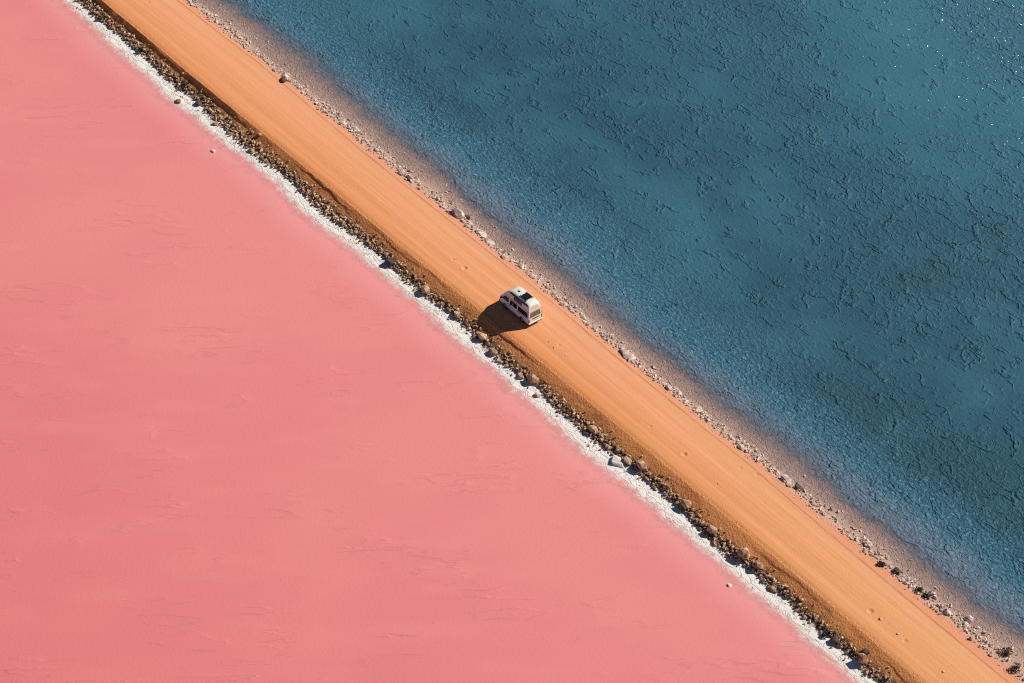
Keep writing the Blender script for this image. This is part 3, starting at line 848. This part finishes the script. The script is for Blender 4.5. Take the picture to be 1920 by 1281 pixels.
vw1 = to_uv(979.4, 604.0, 1.09); vw2 = to_uv(949.8, 578.6, 1.09)    # left wheels on the road
vu = (vw1[0] + vw2[0]) / 2 + 0.72
vx, vy = to_xy(vu, vw1[1])
VAN = link('camper_van', None, loc=(vx, vy, 1.0), rot=(0, 0, ROAD_ANG))
tag(VAN, 'white high-roof camper van with rooftop solar panel driving along the orange dirt road', 'camper van')
qv = q_of(vu, vw1[1])
VAN.location.z = float(surface(np.array([qv]), np.array([vw1[1]]))[1][0]) - 0.01

WB = 2.59
def part(name, bm, mat, parent=VAN, smooth=False):
    bmesh.ops.recalc_face_normals(bm, faces=bm.faces)
    me = bpy.data.meshes.new(name); bm.to_mesh(me); bm.free(); me.materials.append(mat)
    if smooth:
        for p in me.polygons: p.use_smooth = True
        me.set_sharp_from_angle(angle=math.radians(38))
    return link(name, me, parent)

def side_w(z):
    """half width of the body at height z"""
    if z <= 0.45: return 0.80 + (z - 0.30) / 0.15 * 0.045
    if z <= 1.08: return 0.845
    return 0.845 - (z - 1.08) / (1.80 - 1.08) * 0.105

def arch(cx, r, z0, n=9):
    a0 = math.asin((z0 - 0.33) / r)
    return [(cx + r * math.cos(t), 0.33 + r * math.sin(t)) for t in np.linspace(a0, math.pi - a0, n)]

# body: two planar side shells (below and above the belt line), joined across
lower = [(-1.06, 0.36)] + arch(0.0, 0.37, 0.36)[::-1] + arch(WB, 0.37, 0.36)[::-1] + [(3.50, 0.36), (3.60, 0.50), (3.59, 0.75), (3.50, 1.08), (-1.10, 1.08), (-1.12, 0.60)]
upper = [(-1.10, 1.08), (3.50, 1.08), (3.30, 1.30), (2.78, 1.80), (-0.98, 1.80)]
def body():
    bm = bmesh.new()
    L = {}
    def vert(x, z, s):
        k = (round(x, 4), round(z, 4), s)
        if k not in L:
            w = side_w(z)
            if x > 3.2: w -= (x - 3.2) * 0.22
            L[k] = bm.verts.new((x, s * w, z))
        return L[k]
    for poly in (lower, upper):
        for s in (-1, 1): bm.faces.new([vert(x, z, s) for x, z in poly])
    outline = lower[:-2] 
    ring = lower[:lower.index((3.50, 1.08)) + 1] + [(3.30, 1.30), (2.78, 1.80), (-0.98, 1.80), (-1.10, 1.08), (-1.12, 0.60)]
    n = len(ring)
    for i in range(n):
        a, b = ring[i], ring[(i + 1) % n]
        bm.faces.new([vert(a[0], a[1], -1), vert(b[0], b[1], -1), vert(b[0], b[1], 1), vert(a[0], a[1], 1)])
    bm.edges.ensure_lookup_table()
    bev = []
    for e in bm.edges:
        a, b = e.verts
        if a.co.y * b.co.y > 0 and min(a.co.z, b.co.z) > 0.45 and abs(a.co.z - 1.08) + abs(b.co.z - 1.08) > 0.01 and max(a.co.x, b.co.x) < 3.7:
            onring = (a.co.x < -0.9 and b.co.x < -0.9) or (a.co.x > 2.7 and b.co.x > 2.7 and max(a.co.z, b.co.z) > 0.9) or (a.co.z > 1.7 and b.co.z > 1.7)
            if onring: bev.append(e)
    bmesh.ops.bevel(bm, geom=bev, offset=0.075, segments=3, profile=0.6, affect='EDGES', clamp_overlap=True)
    return part('body', bm, P_WHITE, smooth=True)
BODY = body()

# fibreglass high roof: lofted sections from tail to windscreen
def high_roof():
    bm = bmesh.new()
    st = [(-1.02, 1.79, 0.735, 0.02), (-1.00, 1.81, 0.75, 0.10), (-0.93, 1.81, 0.752, 0.36), (-0.86, 1.81, 0.752, 0.58), (-0.74, 1.81, 0.752, 0.70), (-0.45, 1.81, 0.752, 0.75), (0.4, 1.81, 0.752, 0.78), (1.3, 1.81, 0.752, 0.77),
          (1.9, 1.81, 0.752, 0.71), (2.25, 1.81, 0.75, 0.58), (2.52, 1.81, 0.74, 0.40), (2.72, 1.81, 0.72, 0.20), (2.84, 1.80, 0.69, 0.05)]
    rings = []
    for x, zb, w, h in st:
        k = h / 0.78
        prof = [(w, 0.0), (w - 0.02 * k, 0.35 * h), (w - 0.065 * k - 0.01, 0.68 * h), (w - 0.12 * k - 0.02, 0.87 * h), (w - 0.22 * k - 0.04, 0.965 * h), (w * 0.45, h), (0, h * 1.012)]
        pts = prof + [(-y, z) for y, z in prof[-2::-1]]
        rings.append([bm.verts.new((x, y, zb + z)) for y, z in pts])
    for a, b in zip(rings, rings[1:]):
        for i in range(len(a) - 1): bm.faces.new((a[i], a[i + 1], b[i + 1], b[i]))
        bm.faces.new((a[-1], a[0], b[0], b[-1]))
    bm.faces.new(rings[0]); bm.faces.new(rings[-1])
    o = part('high_roof', bm, P_CREAM, smooth=True)
    return o
ROOF = high_roof()

def rounded(poly, r=0.05, n=3):
    out = []
    m = len(poly)
    for i in range(m):
        p0, p, p1 = Vector(poly[i - 1]), Vector(poly[i]), Vector(poly[(i + 1) % m])
        d0 = (p0 - p); d1 = (p1 - p)
        k = min(r, d0.length * .45, d1.length * .45)
        a = p + d0.normalized() * k; b = p + d1.normalized() * k
        for t in np.linspace(0, 1, n + 1):
            out.append(tuple(a * (1 - t) ** 2 + p * 2 * t * (1 - t) + b * t ** 2))
    return out

def side_panel(name, poly, mat, side=1, off=0.006, thick=0.02, parent=VAN, r=0.05, wf=None):
    """a panel that follows the van's side; poly in (x, z)"""
    wf = wf or side_w
    pts = rounded(poly, r) if r > 0 else poly
    bm = bmesh.new()
    outer = [bm.verts.new((x, side * (wf(z) + off), z)) for x, z in pts]
    inner = [bm.verts.new((x, side * (wf(z) + off - thick), z)) for x, z in pts]
    bm.faces.new(outer); bm.faces.new(inner)
    n = len(pts)
    for i in range(n): bm.faces.new((outer[i], outer[(i + 1) % n], inner[(i + 1) % n], inner[i]))
    return part(name, bm, mat, parent)

def roof_w(z):
    h = 0.78; t = (z - 1.81) / h
    return float(np.interp(t, [0, .35, .68, .87], [.752, .732, .677, .612]))

for s in (1, -1):
    fd = side_panel('front_door', [(1.62, 0.40), (2.13, 0.42), (2.22, 0.72), (2.98, 0.72), (3.26, 0.74), (3.30, 1.08), (2.78, 1.66), (1.66, 1.70)] if False else [(1.98, 0.78), (3.22, 0.78), (3.24, 1.08), (2.72, 1.70), (1.98, 1.70)], P_WHITE, s, 0.004, 0.02, VAN, 0.06, side_w)
    win = side_panel('window', [(2.08, 1.13), (3.10, 1.13), (2.66, 1.63), (2.08, 1.63)], P_GLASS, s, 0.010, 0.012, fd, 0.05)
    side_panel('handle', [(2.06, 0.93), (2.22, 0.93), (2.22, 0.98), (2.06, 0.98)], P_BLACK, s, 0.03, 0.03, fd, 0.01)
SL = side_panel('sliding_door', [(0.72, 0.42), (1.94, 0.42), (1.94, 1.72), (0.72, 1.72)], P_WHITE, 1, 0.005, 0.02, VAN, 0.05)
W2 = side_panel('window', [(0.82, 1.12), (1.84, 1.12), (1.84, 1.62), (0.82, 1.62)], P_GLASS, 1, 0.011, 0.012, SL, 0.06)
side_panel('curtain', [(1.38, 1.18), (1.46, 1.18), (1.46, 1.44), (1.38, 1.44)], P_CURTAIN, 1, 0.014, 0.006, SL, 0.0)
side_panel('handle', [(1.80, 0.90), (1.90, 0.90), (1.90, 1.02), (1.80, 1.02)], P_BLACK, 1, 0.03, 0.03, SL, 0.01)
side_panel('window', [(-0.92, 1.12), (0.62, 1.12), (0.62, 1.62), (-0.84, 1.62)], P_GLASS, 1, 0.008, 0.012, VAN, 0.06)
side_panel('window', [(0.82, 1.12), (1.84, 1.12), (1.84, 1.62), (0.82, 1.62)], P_GLASS, -1, 0.008, 0.012, VAN, 0.06)
side_panel('window', [(-0.92, 1.12), (0.62, 1.12), (0.62, 1.62), (-0.84, 1.62)], P_GLASS, -1, 0.008, 0.012, VAN, 0.06)
side_panel('door_rail', [(-0.80, 0.985), (0.68, 0.985), (0.68, 1.03), (-0.80, 1.03)], P_BLACK, 1, 0.012, 0.02, VAN, 0.0)
for s in (1, -1):
    side_panel('rub_strip', [(0.40, 0.62), (2.18, 0.62), (2.18, 0.665), (0.40, 0.665)], P_CREAM, s, 0.016, 0.02, VAN, 0.0)
    side_panel('gutter', [(-0.95, 1.765), (2.70, 1.765), (2.68, 1.80), (-0.95, 1.80)], P_BLACK, s, 0.018, 0.03, VAN, 0.0)
    side_panel('roof_window', [(0.12, 1.96), (1.35, 1.96), (1.35, 2.30), (0.12, 2.30)], P_GLASS, s, 0.026, 0.05, ROOF, 0.06, roof_w)

def box(name, c, d, mat, parent=VAN, bev=0.0, rot=None):
    bm = bmesh.new()
    bmesh.ops.create_cube(bm, size=1.0)
    bmesh.ops.scale(bm, vec=d, verts=bm.verts)
    if bev: bmesh.ops.bevel(bm, geom=bm.edges[:], offset=bev, segments=2, affect='EDGES')
    if rot: bmesh.ops.rotate(bm, cent=(0, 0, 0), matrix=Euler(rot).to_matrix(), verts=bm.verts)
    bmesh.ops.translate(bm, vec=c, verts=bm.verts)
    return part(name, bm, mat, parent)

# rolled awning along the left edge of the roof, with its two brackets
AW = box('awning', (0.62, 0.700, 2.43), (2.75, 0.10, 0.10), P_BLACK, VAN, 0.025)
box('bracket', (-0.30, 0.665, 2.36), (0.06, 0.08, 0.10), P_BLACK, AW)
box('bracket', (1.55, 0.665, 2.36), (0.06, 0.08, 0.10), P_BLACK, AW)

# solar panel on raised rails, with a frame; small roof vent in front
SP = box('solar_panel', (0.30, -0.06, 2.690), (0.86, 0.62, 0.035), P_BLACK, VAN, 0.006)
for i in range(2):
    for j in range(2):
        box('solar_cell', (0.30 + (i - .5) * 0.40, -0.06 + (j - .5) * 0.285, 2.7095), (0.385, 0.27, 0.008), P_PANEL, SP)
for y in (-0.42, 0.34):
    box('rail', (0.30, y, 2.655), (1.10, 0.06, 0.07), P_BLACK, SP, 0.01)
for xx in (-0.04, 0.64):
    box('crossbar', (xx, -0.04, 2.645), (0.05, 0.80, 0.05), P_STEEL, SP, 0.008)
VT = box('roof_vent', (1.42, 0.02, 2.592), (0.30, 0.16, 0.05), P_BLACK, VAN, 0.015)
box('vent_cover', (1.42, 0.02, 2.625), (0.22, 0.10, 0.03), P_SEAT, VT, 0.01)

# tail: window, lamps, plate, bumper
def rear_x(z):
    if z < 0.6: return -1.06 - (z - 0.36) / 0.24 * 0.06
    if z < 1.08: return -1.12 + (z - 0.60) / 0.48 * 0.02
    return -1.10 + (z - 1.08) / 0.72 * 0.12
def rear_panel(name, poly, mat, off=0.006, thick=0.02, parent=VAN, r=0.05, xf=None):
    xf = xf or rear_x
    pts = rounded(poly, r) if r > 0 else poly
    bm = bmesh.new()
    outer = [bm.verts.new((xf(z) - off, y, z)) for y, z in pts]
    inner = [bm.verts.new((xf(z) - off + thick, y, z)) for y, z in pts]
    bm.faces.new(outer); bm.faces.new(inner)
    n = len(pts)
    for i in range(n): bm.faces.new((outer[i], outer[(i + 1) % n], inner[(i + 1) % n], inner[i]))
    return part(name, bm, mat, parent)
TG = rear_panel('tailgate', [(-0.70, 0.60), (0.70, 0.60), (0.72, 1.08), (-0.72, 1.08)], P_CREAM, 0.006, 0.02, VAN, 0.04)  # cream paints the warm sun falling on the tail
rear_panel('window', [(-0.68, 1.10), (0.68, 1.10), (0.60, 1.66), (-0.60, 1.66)], P_GLASS_R, 0.010, 0.014, TG, 0.07)
box('wiper', (-1.062, -0.10, 1.30), (0.02, 0.45, 0.02), P_BLACK, TG, 0, (0.45, 0, 0))
rear_panel('garnish', [(-0.46, 0.86), (0.40, 0.86), (0.40, 0.95), (-0.46, 0.95)], P_BLACK, 0.016, 0.02, TG, 0.01)
rear_panel('number_plate', [(-0.19, 0.72), (0.19, 0.72), (0.19, 0.83), (-0.19, 0.83)], P_PLATE, 0.014, 0.012, TG, 0.0)
for s in (1, -1):
    tl = rear_panel('tail_light', [(s * 0.72, 0.62), (s * 0.82, 0.62), (s * 0.82, 1.00), (s * 0.72, 1.00)], P_RED, 0.014, 0.03, VAN, 0.02)
    rear_panel('indicator', [(s * 0.73, 0.88), (s * 0.815, 0.88), (s * 0.815, 0.97), (s * 0.73, 0.97)], P_AMBER, 0.020, 0.01, tl, 0.0)
    side_panel('side_light', [(-1.06, 0.66), (-0.99, 0.66), (-0.99, 0.98), (-1.06, 0.98)], P_RED, s, 0.006, 0.02, VAN, 0.0)
box('rear_bumper', (-1.10, 0, 0.45), (0.16, 1.66, 0.17), P_CREAM, VAN, 0.04)  # warm sunlight put into the bumper colour, as on the tailgate
box('bumper_step', (-1.13, 0, 0.35), (0.14, 1.50, 0.06), P_BLACK, VAN, 0.02)
box('front_bumper', (3.57, 0, 0.44), (0.16, 1.62, 0.22), P_BLACK, VAN, 0.05)
box('underbody', (1.25, 0, 0.40), (4.3, 1.30, 0.16), P_BLACK, VAN)
# pale moulded panel on the back of the high roof
def roof_rear_x(z): return float(np.interp(z, [1.81, 1.91, 2.17, 2.39, 2.51], [-1.02, -1.00, -0.93, -0.86, -0.74]))
rear_panel('roof_back_panel', [(-0.50, 1.97), (0.50, 1.97), (0.42, 2.27), (-0.42, 2.27)], P_CREAM2, 0.012, 0.03, ROOF, 0.06, roof_rear_x)

# windscreen and front lamps (on the side the van shows the road ahead)
def front_panel(name, poly, mat, off, parent=VAN):
    def fx(z):
        return float(np.interp(z, [0.5, 0.75, 1.08, 1.30, 1.80], [3.60, 3.59, 3.50, 3.30, 2.78]))
    bm = bmesh.new()
    zs = sorted(set([p[1] for p in poly]))
    outer = [bm.verts.new((fx(z) + off, y, z)) for y, z in poly]
    inner = [bm.verts.new((fx(z) + off - 0.03, y, z)) for y, z in poly]
    bm.faces.new(outer); bm.faces.new(inner); n = len(poly)
    for i in range(n): bm.faces.new((outer[i], outer[(i + 1) % n], inner[(i + 1) % n], inner[i]))
    return part(name, bm, mat, parent)
front_panel('windscreen', [(-0.72, 1.32), (0.72, 1.32), (0.64, 1.74), (-0.64, 1.74)], P_GLASS, 0.012)
front_panel('grille', [(-0.45, 0.66), (0.45, 0.66), (0.45, 0.80), (-0.45, 0.80)], P_BLACK, 0.010)
for s in (1, -1):
    front_panel('headlight', [(s * 0.50, 0.64), (s * 0.72, 0.64), (s * 0.72, 0.82), (s * 0.50, 0.82)], P_STEEL, 0.012)
    mr = box('mirror', (3.06, s * 0.99, 1.24), (0.10, 0.20, 0.24), P_BLACK, VAN, 0.03)
    box('mirror_arm', (3.06, s * 0.87, 1.18), (0.04, 0.16, 0.04), P_BLACK, mr)

def wheel(x, s):
    bm = bmesh.new()
    bmesh.ops.create_cone(bm, cap_ends=True, segments=28, radius1=0.325, radius2=0.325, depth=0.20)
    caps = [f for f in bm.faces if len(f.verts) > 6]
    bmesh.ops.inset_individual(bm, faces=caps, thickness=0.11, depth=-0.03)
    rim_e = [e for e in bm.edges if all((v.co.xy.length > 0.32) for v in e.verts)]
    bmesh.ops.rotate(bm, cent=(0, 0, 0), matrix=Matrix.Rotation(math.pi / 2, 3, 'X'), verts=bm.verts)
    bmesh.ops.translate(bm, vec=(x, s * 0.715, 0.325), verts=bm.verts)
    w = part('wheel', bm, P_RUBBER, VAN)
    bm = bmesh.new()
    bmesh.ops.create_cone(bm, cap_ends=True, segments=20, radius1=0.20, radius2=0.15, depth=0.05)
    bmesh.ops.rotate(bm, cent=(0, 0, 0), matrix=Matrix.Rotation(-s * math.pi / 2, 3, 'X'), verts=bm.verts)
    bmesh.ops.translate(bm, vec=(x, s * 0.80, 0.325), verts=bm.verts)
    part('rim', bm, P_STEEL, w)
for x in (0.0, WB):
    for s in (1, -1): wheel(x, s)
